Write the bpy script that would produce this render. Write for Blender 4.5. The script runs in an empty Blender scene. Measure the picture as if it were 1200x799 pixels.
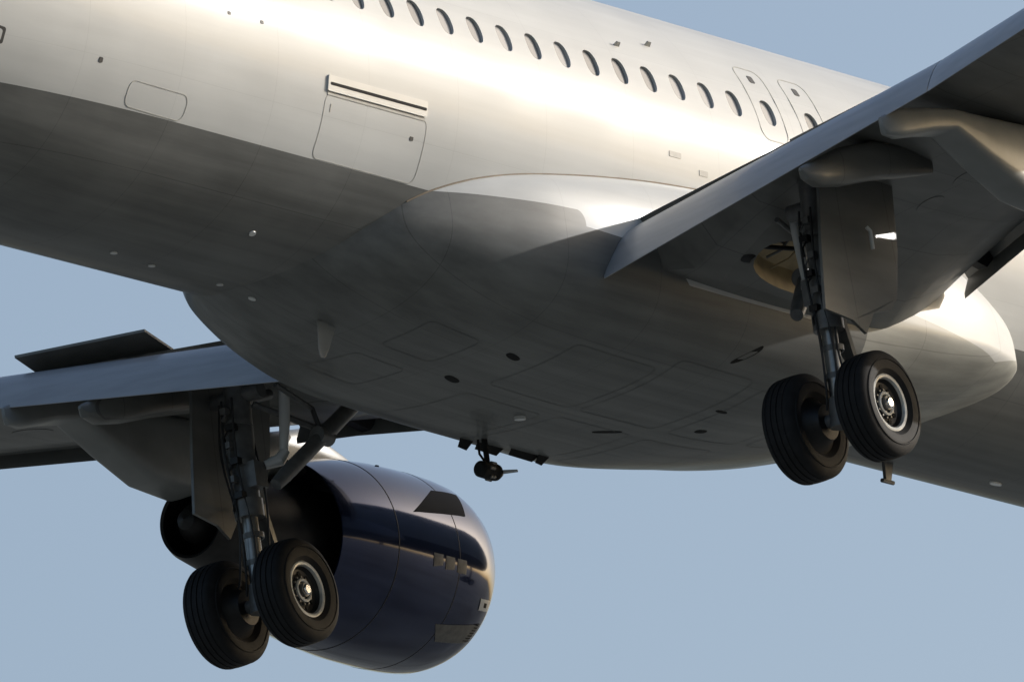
import bpy, math, random
import numpy as np
from mathutils import Vector, Matrix
random.seed(7)
S = bpy.context.scene
COL = S.collection
# ------------------------------------------------------------------ camera
# aeroplane axes: X forward, Y to port, Z up; origin on the fuselage axis above the main gear
cam_d = bpy.data.cameras.new('camera'); cam = bpy.data.objects.new('camera', cam_d); COL.objects.link(cam)
CR = np.array([[0.575, -0.807, -0.134], [-0.149, -0.264, 0.953], [0.805, 0.528, 0.272]])
u_, s_, v_ = np.linalg.svd(CR); CR = u_ @ v_
CT = np.array([-13.632/110.069, 195.112/110.069, 176.9585])
CLOC = -CR.T @ CT
M = Matrix(((CR[0][0], CR[1][0], -CR[2][0]), (CR[0][1], CR[1][1], -CR[2][1]), (CR[0][2], CR[1][2], -CR[2][2])))
cam.matrix_world = Matrix.Translation(Vector(CLOC)) @ M.to_4x4()
cam_d.sensor_width = 36.0; cam_d.lens = 19477.565/1200*36
cam_d.clip_start = 1.0; cam_d.clip_end = 80000
S.camera = cam
# ------------------------------------------------------------------ sky and sun
SUN = Vector((0.800, -0.510, 0.312)).normalized()
el = math.asin(SUN.z); az = math.atan2(SUN.x, SUN.y)
W = bpy.data.worlds.new('World'); S.world = W; W.use_nodes = True
nt = W.node_tree; nt.nodes.clear()
sky = nt.nodes.new('ShaderNodeTexSky'); sky.sky_type = 'NISHITA'; sky.sun_disc = False
sky.sun_elevation = el; sky.sun_rotation = az
sky.altitude = 0; sky.air_density = 1.0; sky.dust_density = 3.8; sky.ozone_density = 1.5
bg = nt.nodes.new('ShaderNodeBackground'); bg.inputs['Strength'].default_value = 0.13
wo = nt.nodes.new('ShaderNodeOutputWorld')
nt.links.new(sky.outputs[0], bg.inputs[0]); nt.links.new(bg.outputs[0], wo.inputs[0])
sl = bpy.data.lights.new('sun', 'SUN'); sl.energy = 2.4; sl.angle = math.radians(0.53); sl.color = (1.0, 0.98, 0.95)
so = bpy.data.objects.new('sun', sl); COL.objects.link(so)
so.rotation_euler = (-SUN).to_track_quat('-Z', 'Y').to_euler(); so.location = SUN*300
S.view_settings.view_transform = 'Standard'; S.view_settings.look = 'None'
S.view_settings.gamma = 1; S.view_settings.exposure = 0.35
S.render.engine = 'CYCLES'

# ------------------------------------------------------------------ materials
def mat(name, col, rough=0.4, metal=0.0, coat=0.0, var=0.06, scale=3.0, bump=0.0, stretch=(1, 1, 1), spec=0.5, crough=0.06, seams=None):
    m = bpy.data.materials.new(name); m.use_nodes = True
    n = m.node_tree.nodes; l = m.node_tree.links; b = n['Principled BSDF']
    tc = n.new('ShaderNodeTexCoord'); mp = n.new('ShaderNodeMapping'); mp.inputs['Scale'].default_value = stretch
    nz = n.new('ShaderNodeTexNoise'); nz.inputs['Scale'].default_value = scale; nz.inputs['Detail'].default_value = 6
    l.new(tc.outputs['Object'], mp.inputs[0]); l.new(mp.outputs[0], nz.inputs['Vector'])
    mr = n.new('ShaderNodeMapRange'); mr.inputs[1].default_value = 0.3; mr.inputs[2].default_value = 0.7
    mr.inputs[3].default_value = 1-var; mr.inputs[4].default_value = 1+var
    l.new(nz.outputs[0], mr.inputs[0])
    mx = n.new('ShaderNodeVectorMath'); mx.operation = 'SCALE'; mx.inputs[0].default_value = col[:3]
    kf = mr.outputs[0]
    if seams:                                    # sealed joints of the skin panels
        sp = n.new('ShaderNodeSeparateXYZ'); l.new(tc.outputs['Object'], sp.inputs[0])
        def mt(op, a, bb):
            k = n.new('ShaderNodeMath'); k.operation = op
            for i, v in enumerate((a, bb)):
                if isinstance(v, (int, float)): k.inputs[i].default_value = v
                else: l.new(v, k.inputs[i])
            return k.outputs[0]
        ln = [mt('LESS_THAN', mt('FRACT', mt('DIVIDE', mt('ADD', sp.outputs[ax_], 100*pe), pe), 0.0), 0.012/pe) for ax_, pe in seams]
        kf = mt('MULTIPLY', kf, mt('SUBTRACT', 1.0, mt('MULTIPLY', mt('MAXIMUM', ln[0], ln[1]), 0.4)))
    l.new(kf, mx.inputs['Scale']); l.new(mx.outputs[0], b.inputs['Base Color'])
    b.inputs['Roughness'].default_value = rough; b.inputs['Metallic'].default_value = metal
    b.inputs['Coat Weight'].default_value = coat; b.inputs['Coat Roughness'].default_value = crough
    b.inputs['Specular IOR Level'].default_value = spec
    if bump:
        bp = n.new('ShaderNodeBump'); bp.inputs['Strength'].default_value = bump; bp.inputs['Distance'].default_value = 0.01
        l.new(nz.outputs[0], bp.inputs['Height']); l.new(bp.outputs[0], b.inputs['Normal'])
    return m

def livery(name, fairing):
    """white paint over dark grey paint: the break is a painted line at a fixed height of the hull"""
    m = bpy.data.materials.new(name); m.use_nodes = True
    n = m.node_tree.nodes; l = m.node_tree.links; b = n['Principled BSDF']
    tc = n.new('ShaderNodeTexCoord'); sx = n.new('ShaderNodeSeparateXYZ'); l.new(tc.outputs['Object'], sx.inputs[0])
    def mth(op, a, bb=None):
        k = n.new('ShaderNodeMath'); k.operation = op
        for i, v in enumerate((a, bb)):
            if v is None: continue
            if isinstance(v, (int, float)): k.inputs[i].default_value = v
            else: l.new(v, k.inputs[i])
        return k.outputs[0]
    X, Z = sx.outputs['X'], sx.outputs['Z']
    if not fairing:
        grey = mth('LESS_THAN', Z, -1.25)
    else:
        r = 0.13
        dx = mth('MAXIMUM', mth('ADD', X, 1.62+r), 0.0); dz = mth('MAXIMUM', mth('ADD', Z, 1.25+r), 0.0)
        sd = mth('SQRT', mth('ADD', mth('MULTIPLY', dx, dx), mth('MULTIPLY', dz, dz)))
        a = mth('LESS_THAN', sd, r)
        # height of the break along the forward part of the fairing
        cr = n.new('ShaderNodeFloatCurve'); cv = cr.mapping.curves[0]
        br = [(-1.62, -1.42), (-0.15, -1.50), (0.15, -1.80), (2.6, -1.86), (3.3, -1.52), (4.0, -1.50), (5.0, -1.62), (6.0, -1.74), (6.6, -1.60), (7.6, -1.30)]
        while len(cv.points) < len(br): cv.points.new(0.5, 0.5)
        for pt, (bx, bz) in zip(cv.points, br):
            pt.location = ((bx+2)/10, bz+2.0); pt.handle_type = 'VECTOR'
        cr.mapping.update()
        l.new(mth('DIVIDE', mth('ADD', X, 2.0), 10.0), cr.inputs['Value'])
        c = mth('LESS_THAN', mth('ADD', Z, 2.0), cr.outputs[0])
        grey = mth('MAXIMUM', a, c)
    # soot and oil streaks trailing aft on the belly, faint dirt on the white
    mp = n.new('ShaderNodeMapping'); mp.inputs['Scale'].default_value = (0.16, 3.4, 3.4); l.new(tc.outputs['Object'], mp.inputs[0])
    nz = n.new('ShaderNodeTexNoise'); nz.inputs['Scale'].default_value = 1.6; nz.inputs['Detail'].default_value = 9; nz.inputs['Roughness'].default_value = 0.6
    l.new(mp.outputs[0], nz.inputs['Vector'])
    mp2 = n.new('ShaderNodeMapping'); mp2.inputs['Scale'].default_value = (1.0, 1.4, 1.4); l.new(tc.outputs['Object'], mp2.inputs[0])
    nz2 = n.new('ShaderNodeTexNoise'); nz2.inputs['Scale'].default_value = 0.9; nz2.inputs['Detail'].default_value = 7
    l.new(mp2.outputs[0], nz2.inputs['Vector'])
    # butt joints of the skin sheets
    def seam(coord, period, off, wdt):
        f = mth('FRACT', mth('DIVIDE', mth('ADD', coord, off+100*period), period))
        return mth('LESS_THAN', f, wdt/period)
    sm = mth('MAXIMUM', seam(X, 1.6, 0.37, 0.010), seam(sx.outputs['Y'], 0.71, 0.02, 0.008) if fairing else seam(Z, 0.83, 0.02, 0.006))
    dirt = mth('ADD', mth('MULTIPLY', nz.outputs[0], 0.55), mth('MULTIPLY', nz2.outputs[0], 0.45))
    def ramp(inp, a, b_, c0, c1):
        k = n.new('ShaderNodeMapRange'); l.new(inp, k.inputs[0])
        k.inputs[1].default_value = a; k.inputs[2].default_value = b_; k.inputs[3].default_value = c0; k.inputs[4].default_value = c1
        return k.outputs[0]
    kw = ramp(dirt, 0.35, 0.65, 0.89, 1.03); kg = ramp(dirt, 0.34, 0.66, 0.68, 1.24)
    kk = mth('MULTIPLY', sm, mth('SUBTRACT', -0.08, mth('MULTIPLY', grey, 0.17)))
    def colr(c, k):
        v = n.new('ShaderNodeVectorMath'); v.operation = 'SCALE'; v.inputs[0].default_value = c
        l.new(mth('ADD', k, kk), v.inputs['Scale']); return v.outputs[0]
    mix = n.new('ShaderNodeMix'); mix.data_type = 'RGBA'
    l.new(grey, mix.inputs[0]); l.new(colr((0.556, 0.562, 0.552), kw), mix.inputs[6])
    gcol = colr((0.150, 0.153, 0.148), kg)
    if fairing:                                  # forward mid grey below the break: shade on white paint put into the colour
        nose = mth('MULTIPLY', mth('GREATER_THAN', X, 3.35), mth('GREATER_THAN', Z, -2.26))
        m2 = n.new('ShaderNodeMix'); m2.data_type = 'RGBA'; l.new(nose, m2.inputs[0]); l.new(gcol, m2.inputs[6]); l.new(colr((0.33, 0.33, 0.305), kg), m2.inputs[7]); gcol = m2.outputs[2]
    l.new(gcol, mix.inputs[7])
    l.new(mix.outputs[2], b.inputs['Base Color'])
    l.new(ramp(nz2.outputs[0], 0.3, 0.7, 0.42, 0.55), b.inputs['Roughness'])
    b.inputs['Coat Weight'].default_value = 0.15; b.inputs['Coat Roughness'].default_value = 0.155; b.inputs['Specular IOR Level'].default_value = 0.12
    bp = n.new('ShaderNodeBump'); bp.inputs['Strength'].default_value = 0.18; bp.inputs['Distance'].default_value = 0.02
    rip = mth('MULTIPLY', mth('SINE', mth('MULTIPLY', X, 2*math.pi/0.5334)), 0.045)      # skin drawn in between the frames
    hh = mth('ADD', rip, mth('SUBTRACT', mth('MULTIPLY', nz2.outputs[0], 0.6), mth('MULTIPLY', sm, 0.25)))
    l.new(hh, bp.inputs['Height']); l.new(bp.outputs[0], b.inputs['Normal'])
    return m

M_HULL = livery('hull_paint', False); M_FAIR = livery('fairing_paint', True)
M_WHITE = mat('white_paint', (0.556, 0.562, 0.552), 0.3, coat=0.2, var=0.04)
M_GREYP = mat('grey_wing_paint', (0.118, 0.119, 0.112), 0.45, coat=0.1, var=0.22, scale=2.2, stretch=(0.5, 2, 2), seams=(('X', 0.93), ('Y', 0.66)))
M_FLAP = mat('flap_grey_paint', (0.34, 0.345, 0.36), 0.32, coat=0.2, var=0.10, scale=3, stretch=(3, 0.4, 3))
M_BLUE = mat('navy_cowl_paint', (0.016, 0.025, 0.068), 0.12, metal=0.6, coat=0.50, crough=0.05, var=0.12, scale=2, spec=0.2)
M_PYL = mat('light_grey_paint', (0.19, 0.195, 0.19), 0.4, var=0.1)
M_CHROME = mat('polished_metal', (0.72, 0.72, 0.72), 0.16, 1.0, var=0.05)
M_STEEL = mat('steel', (0.24, 0.24, 0.24), 0.38, 0.9, var=0.15, scale=8)
M_EXH = mat('burnt_metal', (0.030, 0.029, 0.029), 0.45, 0.8, var=0.25, scale=6)
M_DARK = mat('dark_rubber', (0.014, 0.014, 0.015), 0.6, var=0.2, scale=8)
M_TYRE = mat('tyre_rubber', (0.010, 0.010, 0.011), 0.72, var=0.3, scale=9, bump=0.15, spec=0.25)
M_STRUT = mat('gear_grey_paint', (0.10, 0.10, 0.098), 0.4, var=0.25, scale=9)
M_RIM = mat('wheel_silver', (0.55, 0.55, 0.53), 0.35, 0.35, var=0.15, scale=12)
M_OCHRE = mat('primer_ochre', (0.30, 0.225, 0.115), 0.5, var=0.2, scale=6)
M_PANE = mat('window_pane', (0.21, 0.215, 0.22), 0.18, coat=0.3, var=0.06)
pn = M_PANE.node_tree; oi_ = pn.nodes.new('ShaderNodeObjectInfo'); mr_ = pn.nodes.new('ShaderNodeMapRange'); mr_.inputs[3].default_value = 0.62; mr_.inputs[4].default_value = 1.45
pn.links.new(oi_.outputs['Random'], mr_.inputs[0]); vm_ = pn.nodes.new('ShaderNodeVectorMath'); vm_.operation = 'SCALE'
src_ = pn.nodes['Principled BSDF'].inputs['Base Color'].links[0].from_socket; pn.links.new(src_, vm_.inputs[0]); pn.links.new(mr_.outputs[0], vm_.inputs['Scale']); pn.links.new(vm_.outputs[0], pn.nodes['Principled BSDF'].inputs['Base Color'])
M_SEAL = mat('brown_sealant', (0.17, 0.13, 0.085), 0.6, var=0.2, scale=10)
M_SEAM = mat('door_seam_sealant', (0.40, 0.39, 0.36), 0.6, var=0.15, scale=10)
M_PSEAM = mat('belly_seam_sealant', (0.112, 0.114, 0.110), 0.6)
M_VENT = mat('vent_black', (0.018, 0.018, 0.018), 0.75, spec=0.1)
M_SPOIL = mat('spoiler_underside', (0.15, 0.14, 0.125), 0.45, var=0.15)
M_PLAC = mat('worn_grey_placard', (0.10, 0.10, 0.098), 0.45, var=0.25, scale=14)
M_LAMP = mat('clear_lens', (0.8, 0.8, 0.78), 0.1, coat=0.5)
M_BLADE = mat('turbine_blade_grey', (0.46, 0.48, 0.50), 0.4)

# ------------------------------------------------------------------ mesh helpers
class MB:
    def __init__(s): s.v = []; s.f = []
    def add(s, v, f):
        o = len(s.v); s.v += [tuple(p) for p in v]; s.f += [tuple(i+o for i in q) for q in f]; return s
    def box(s, c, size, rot=None, taper=1.0):
        hx, hy, hz = (k/2 for k in size); vs = []
        for z in (-1, 1):
            t = taper if z < 0 else 1
            for x, y in ((-1, -1), (1, -1), (1, 1), (-1, 1)):
                p = Vector((x*hx*t, y*hy*t, z*hz))
                if rot: p = rot @ p
                vs.append(p+Vector(c))
        return s.add(vs, [(3, 2, 1, 0), (4, 5, 6, 7), (0, 1, 5, 4), (1, 2, 6, 5), (2, 3, 7, 6), (3, 0, 4, 7)])
    def tube(s, pts, rad, n=14, caps=True):
        pts = [Vector(p) for p in pts]
        if not isinstance(rad, (list, tuple)): rad = [rad]*len(pts)
        vs = []; fs = []; up = None
        for i, p in enumerate(pts):
            d = (pts[min(i+1, len(pts)-1)]-pts[max(i-1, 0)]).normalized()
            if up is None: up = d.orthogonal().normalized()
            up = (up-d*up.dot(d)).normalized(); w = d.cross(up)
            for k in range(n):
                a = 2*math.pi*k/n; vs.append(p+(up*math.cos(a)+w*math.sin(a))*rad[i])
        for i in range(len(pts)-1):
            for k in range(n):
                k2 = (k+1) % n; fs.append((i*n+k, i*n+k2, (i+1)*n+k2, (i+1)*n+k))
        if caps:
            fs.append(tuple(reversed(range(n)))); fs.append(tuple((len(pts)-1)*n+k for k in range(n)))
        return s.add(vs, fs)
    def lathe(s, prof, org, ax, n=48, closed=False):
        """prof: (distance along ax, radius)"""
        ax = Vector(ax).normalized(); e = ax.orthogonal().normalized(); g = ax.cross(e); org = Vector(org)
        vs = []; fs = []
        for (t, r) in prof:
            for k in range(n):
                a = 2*math.pi*k/n; vs.append(org+ax*t+(e*math.cos(a)+g*math.sin(a))*max(r, 1e-4))
        m = len(prof)
        for i in range(m if closed else m-1):
            j = (i+1) % m
            for k in range(n):
                k2 = (k+1) % n; fs.append((i*n+k, i*n+k2, j*n+k2, j*n+k))
        return s.add(vs, fs)
    def loft(s, secs, closed=True, cap0=False, cap1=False):
        n = len(secs[0]); vs = [p for c in secs for p in c]; fs = []
        for i in range(len(secs)-1):
            for k in range(n if closed else n-1):
                k2 = (k+1) % n; fs.append((i*n+k, i*n+k2, (i+1)*n+k2, (i+1)*n+k))
        if cap0: fs.append(tuple(reversed(range(n))))
        if cap1: fs.append(tuple((len(secs)-1)*n+k for k in range(n)))
        return s.add(vs, fs)
    def prism(s, poly, depth):
        """poly: 3D outline, depth: vector"""
        d = Vector(depth); n = len(poly); vs = [Vector(p) for p in poly]+[Vector(p)+d for p in poly]
        fs = [tuple(reversed(range(n))), tuple(range(n, 2*n))]
        for k in range(n):
            k2 = (k+1) % n; fs.append((k, k2, n+k2, n+k))
        return s.add(vs, fs)
    def build(s, name, m, parent=None, smooth=True, angle=32, fix=True):
        me = bpy.data.meshes.new(name); me.from_pydata(s.v, [], s.f); me.update()
        if fix:
            import bmesh
            b = bmesh.new(); b.from_mesh(me); bmesh.ops.recalc_face_normals(b, faces=b.faces[:]); b.to_mesh(me); b.free()
        me.materials.append(m)
        if smooth:
            me.polygons.foreach_set('use_smooth', [True]*len(me.polygons)); me.set_sharp_from_angle(angle=math.radians(angle))
        o = bpy.data.objects.new(name, me); COL.objects.link(o)
        if parent: o.parent = parent
        return o

def pchip(xs, ys):
    xs = np.array(xs, float); ys = np.array(ys, float); h = np.diff(xs); d = np.diff(ys)/h
    m = np.zeros(len(xs)); m[0] = d[0]; m[-1] = d[-1]
    for i in range(1, len(xs)-1):
        m[i] = 0 if d[i-1]*d[i] <= 0 else 2*d[i-1]*d[i]/(d[i-1]+d[i])
    def f(x):
        x = min(max(x, xs[0]), xs[-1]); i = min(int(np.searchsorted(xs, x, 'right'))-1, len(h)-1); i = max(i, 0)
        t = (x-xs[i])/h[i]
        return float(ys[i]*(1+2*t)*(1-t)**2+m[i]*h[i]*t*(1-t)**2+ys[i+1]*t*t*(3-2*t)+m[i+1]*h[i]*t*t*(t-1))
    return f

# ------------------------------------------------------------------ ground (below the frame: it throws light on the belly)
GZ = -52.0
g = MB(); NG = 24
RG = 40000
gv = [(0, 0, GZ)]; gf = []
rings = [60, 200, 700, 2500, 9000, RG]
for r in rings:
    for k in range(NG): gv.append((r*math.cos(2*math.pi*k/NG), r*math.sin(2*math.pi*k/NG), GZ))
for k in range(NG): gf.append((0, 1+k, 1+(k+1) % NG))
for i in range(len(rings)-1):
    for k in range(NG):
        a = 1+i*NG; gf.append((a+k, a+NG+k, a+NG+(k+1) % NG, a+(k+1) % NG))
g.add(gv, gf)
mg = mat('dry_grass_ground', (0.145, 0.156, 0.148), 0.9, var=0.45, scale=0.03)
ground = g.build('ground', mg, smooth=False); ground['kind'] = 'structure'

# ------------------------------------------------------------------ the airliner
air = bpy.data.objects.new('airliner', None); COL.objects.link(air)
air['label'] = 'white and dark grey twin-engine airliner with landing gear down and flaps extended'
air['category'] = 'airliner'
RY, RZ = 1.975, 2.07

def fdim(X):
    if X < -8.06:
        t = min((-8.06-X)/11.8, 1)
        return (RY*(1-t**2.5)+0.16*t**2.5, 2.07-0.75*max(0, (t-.4)/.6)**1.6, -2.07+3.0*t**2.1)
    if X > 11.5:
        t = min((X-11.5)/6.21, 1)
        return (RY*math.sqrt(max(1-t**2.3, 0))+1e-3, -0.55+2.62*math.sqrt(max(1-t**1.9, 0)), -0.55-1.52*math.sqrt(max(1-t**2.4, 0)))
    return (RY, RZ, -RZ)
def fsurf(X, phi, off=0.0):
    ry, zt, zb = fdim(X); zc = (zt+zb)/2; rz = (zt-zb)/2
    p = Vector((X, -ry*math.cos(phi), zc+rz*math.sin(phi)))
    if off:
        p += Vector((0, -math.cos(phi)/ry, math.sin(phi)/rz)).normalized()*off
    return p
def phz(z): return math.asin(z/RZ)           # starboard side angle of a height
WZ = 0.555
wx = [-4.073+0.5334*i for i in range(-7, 12)]
ex = [2.447, 3.301]
fx = [3.301+0.62+0.5334*i for i in range(0, 14)]
cents = wx+ex+fx
edges = [cents[0]-0.2667]+[(a+b)/2 for a, b in zip(cents[:-1], cents[1:])]+[cents[-1]+0.2667]
P0, P1 = phz(0.24), phz(0.87)
verts = []; faces = []; norms = []
def fn(X, phi):
    e = 1e-3; a = fsurf(X+e, phi)-fsurf(X-e, phi); b = fsurf(X, phi+e)-fsurf(X, phi-e)
    nrm = b.cross(a); c = Vector((0, -math.cos(phi), math.sin(phi)))
    if nrm.length < 1e-12: return Vector((1 if X > 0 else -1, 0, 0))
    nrm.normalize()
    return nrm if nrm.dot(c) > -0.2 else -nrm
def V(p, nn): verts.append(tuple(p)); norms.append(tuple(nn)); return len(verts)-1
phis = []
def seg(a, b, n): return [a+(b-a)*i/n for i in range(n)]
phis = seg(P0, P1, 6)+seg(P1, math.pi-P1, 36)+seg(math.pi-P1, math.pi-P0, 6)+seg(math.pi-P0, 2*math.pi+P0, 60)
XA, XB = edges[0], edges[-1]
Xs = [-19.86]+[-19.86+(XA+19.86)*i/26 for i in range(1, 26)]+[XA]
def grid(Xl, skip=False):
    base = [[V(fsurf(X, ph), fn(X, ph)) for ph in phis] for X in Xl]; n = len(phis)
    for i in range(len(Xl)-1):
        for k in range(n):
            if skip and (k < 6 or 42 <= k < 48): continue
            k2 = (k+1) % n; faces.append((base[i][k], base[i][k2], base[i+1][k2], base[i+1][k]))
grid(Xs)
nm = 40
grid([XA+(XB-XA)*i/nm for i in range(nm+1)], True)
xn = [XB+(17.70-XB)*math.sin(math.pi/2*i/26) for i in range(27)]
grid(xn)
HW, HH, DEP = 0.116, 0.160, 0.032
def superell(a, hw, hh, e=2.5):
    c, s = math.cos(a), math.sin(a)
    return (hw*math.copysign(abs(c)**(2/e), c), hh*math.copysign(abs(s)**(2/e), s))
PW = phz(WZ); ARC = math.hypot(RY*math.sin(PW), RZ*math.cos(PW))
NR = 36
win_sites = []
for side in (0, 1):
    for i, xc in enumerate(cents):
        x0, x1 = edges[i], edges[i+1]
        outer = []; inner = []; wall = []
        def P(x, ph): return ph if not side else math.pi-ph
        angs = sorted(set([round(2*math.pi*k/NR, 5) for k in range(NR)]))
        for a in angs:
            dx, dv = superell(a, HW, HH)
            ph = PW+dv/ARC; q = P(xc, ph)
            inner.append(V(fsurf(xc+dx, q), fn(xc+dx, q)))
            wn = Vector((-dx/HW, 0, -dv/HH)).normalized()
            wall.append((V(fsurf(xc+dx, q), wn), V(fsurf(xc+dx, q, -DEP-0.012), wn)))
            # outer rectangle point in the same direction
            c, s = dx, dv/ARC
            t = 1e9
            if c > 1e-9: t = min(t, (x1-xc)/c)
            if c < -1e-9: t = min(t, (x0-xc)/c)
            if s > 1e-9: t = min(t, (P1-PW)/s)
            if s < -1e-9: t = min(t, (P0-PW)/s)
            outer.append((xc+c*t, PW+s*t))
        oi = [V(fsurf(x, P(x, ph)), fn(x, P(x, ph))) for x, ph in outer]
        n = len(angs)
        for k in range(n):
            k2 = (k+1) % n
            fa = [inner[k], inner[k2], oi[k2]]
            # corner vertex where the ring turns from one rectangle side to the next
            (xa, pa), (xb, pb) = outer[k], outer[k2]
            if abs(xa-xb) > 1e-6 and abs(pa-pb) > 1e-6:
                cx = x1 if (abs(xa-x1) < 1e-6 or abs(xb-x1) < 1e-6) else x0
                cp = P1 if (abs(pa-P1) < 1e-6 or abs(pb-P1) < 1e-6) else P0
                fa.append(V(fsurf(cx, P(cx, cp)), fn(cx, P(cx, cp))))
            fa.append(oi[k])
            faces.append(tuple(fa) if side else tuple(reversed(fa)))
            w = (wall[k][0], wall[k2][0], wall[k2][1], wall[k][1])
            faces.append(tuple(reversed(w)) if side else w)
        win_sites.append((xc, P(xc, PW)))
me = bpy.data.meshes.new('fuselage'); me.from_pydata(verts, [], faces); me.update()
# make every outer face point outwards
import bmesh
bmm = bmesh.new(); bmm.from_mesh(me); bmm.verts.ensure_lookup_table()
for f in bmm.faces:
    nn = Vector((0, 0, 0))
    for vv in f.verts: nn += Vector(norms[vv.index])
    if f.normal.dot(nn) < 0: f.normal_flip()
bmm.to_mesh(me); bmm.free()
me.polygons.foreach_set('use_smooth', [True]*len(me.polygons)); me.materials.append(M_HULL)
me.normals_split_custom_set_from_vertices([Vector(n).normalized() for n in norms])
fus = bpy.data.objects.new('fuselage', me); COL.objects.link(fus); fus.parent = air

# panes, one object each, sharing a mesh
pv = [(superell(2*math.pi*k/24, HW+0.008, HH+0.008)) for k in range(24)]
pm = bpy.data.meshes.new('cabin_window')
pm.from_pydata([(a, b, 0) for a, b in pv]+[(a, b, -0.012) for a, b in pv], [], [tuple(range(24)), tuple(reversed(range(24, 48)))]+[(k, 24+k, 24+(k+1) % 24, (k+1) % 24) for k in range(24)])
pm.materials.append(M_PANE)
for xc, ph in win_sites:
    o = bpy.data.objects.new('cabin_window', pm); COL.objects.link(o); o.parent = fus
    nn = fn(xc, ph); up = (fsurf(xc, ph+0.001)-fsurf(xc, ph)); up = up if up.z > 0 else -up; up.normalize(); xx = up.cross(nn)
    o.matrix_local = Matrix.Translation(fsurf(xc, ph, -DEP)) @ Matrix((xx, up, nn)).transposed().to_4x4()

def ribbon(name, poly, width, m, parent, sf=fsurf, off=0.003, closed=True):
    """thin raised strip following a closed outline (x, phi) on a surface"""
    mb = MB(); n = len(poly); vs = []; fs = []
    for k in range(n):
        a = poly[(k-1) % n] if closed or k else poly[k]; b = poly[(k+1) % n] if closed or k < n-1 else poly[k]
        tx, tp = b[0]-a[0], (b[1]-a[1])*ARC; L = math.hypot(tx, tp) or 1
        nx, npp = -tp/L*width/2, tx/L*width/2/ARC
        for sg in (-1, 1):
            for of in (-0.004, off): vs.append(sf(poly[k][0]+sg*nx, poly[k][1]+sg*npp, of))
    for k in range(n if closed else n-1):
        i = 4*k; j = 4*((k+1) % n)
        fs += [(i+1, i+3, j+3, j+1), (i, i+1, j+1, j), (i+3, i+2, j+2, j+3)]
    mb.add(vs, fs); return mb.build(name, m, parent, angle=40)
def rrect(x0, x1, p0, p1, r, n=5, seglen=0.08):
    pts = []; ra = r/ARC
    for (cx, cp, a0) in ((x1-r, p1-ra, 0), (x0+r, p1-ra, 90), (x0+r, p0+ra, 180), (x1-r, p0+ra, 270)):
        for i in range(n+1):
            a = math.radians(a0+90*i/n); pts.append((cx+r*math.cos(a), cp+ra*math.sin(a)))
    out = []
    for k, p in enumerate(pts):
        q = pts[(k+1) % len(pts)]; L = math.hypot(q[0]-p[0], (q[1]-p[1])*ARC); m = max(1, int(L/seglen))
        out += [(p[0]+(q[0]-p[0])*i/m, p[1]+(q[1]-p[1])*i/m) for i in range(m)]
    return out
def patch(name, x0, x1, z0, z1, m, parent, off=0.006, r=0.03, sf=fsurf):
    """a small curved plate lying on the hull, rounded corners"""
    pl = rrect(x0, x1, phz(z0), phz(z1), r, 4, 10); n = len(pl)
    mb = MB(); vs = [sf(a, b, off) for a, b in pl]+[sf(a, b, -0.01) for a, b in pl]
    mb.add(vs, [tuple(range(n))]+[(k, (k+1) % n, n+(k+1) % n, n+k) for k in range(n)])
    return mb.build(name, m, parent, angle=30)
for s_ in (0, 1):
    for xc in ex:
        pl = rrect(xc-0.255, xc+0.255, phz(0.21), phz(1.12), 0.13)
        if s_: pl = [(a, math.pi-b) for a, b in pl]
        ribbon('overwing_exit', pl, 0.014, M_SEAM, fus)
for xc in ex: patch('exit_handle', xc-0.05, xc+0.05, 0.93, 1.02, M_DARK, fus, 0.004, 0.02)
# aft cargo door and bulk door on the starboard side
ribbon('cargo_door', rrect(-5.90, -4.10, phz(-1.24), phz(-0.62), 0.10), 0.008, M_SEAM, fus)
hc = patch('hinge_cover', -5.90, -4.14, -0.60, -0.44, M_WHITE, fus, 0.022, 0.02)
patch('hinge_slot', -5.86, -4.16, -0.538, -0.508, M_VENT, fus, 0.0245, 0.01)
patch('hinge_lip', -5.88, -4.15, -0.64, -0.607, M_SEAM, fus, 0.006, 0.01)
patch('door_latch', -4.36, -4.30, -0.86, -0.82, M_DARK, fus, 0.004, 0.01)
patch('door_vent_flap', -5.80, -5.78, -0.80, -0.72, M_SEAM, fus, 0.004, 0.005)
ribbon('bulk_cargo_door', rrect(-9.15, -8.16, phz(-1.238), phz(-1.0), 0.10), 0.007, M_SEAM, fus)
patch('service_vent', -9.72, -9.66, -0.94, -0.89, M_DARK, fus, 0.004, 0.015)
patch('outflow_valve_lip', -11.6, -11.2, -1.08, -0.92, M_DARK, fus, 0.006, 0.03)
patch('outflow_valve_flap', -11.6, -11.27, -1.06, -0.95, M_WHITE, fus, 0.03, 0.03)
for X, z in ((0.57, 1.04), (-0.14, 0.90)):
    mb = MB(); b0 = fsurf(X, phz(z)); nn = fn(X, phz(z))
    mb.prism([b0-nn*0.01+Vector((-0.05, 0, 0)), b0-nn*0.01+Vector((0.05, 0, 0)), b0+nn*0.06+Vector((0.0, 0, 0)), b0+nn*0.06+Vector((-0.06, 0, 0))], (0, 0.012, 0.012))
    mb.build('static_probe', M_SEAM, fus, False)
for X in (-7.6, -7.03): patch('marking_lamp', X-0.025, X+0.025, -0.10, -0.065, M_DARK, fus, 0.004, 0.01)
patch('vent_grille', 0.30, 0.52, -0.30, -0.24, M_SEAM, fus, 0.004, 0.01)
patch('static_port', 0.86, 1.02, -0.42, -0.36, M_SEAM, fus, 0.004, 0.01)

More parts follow.
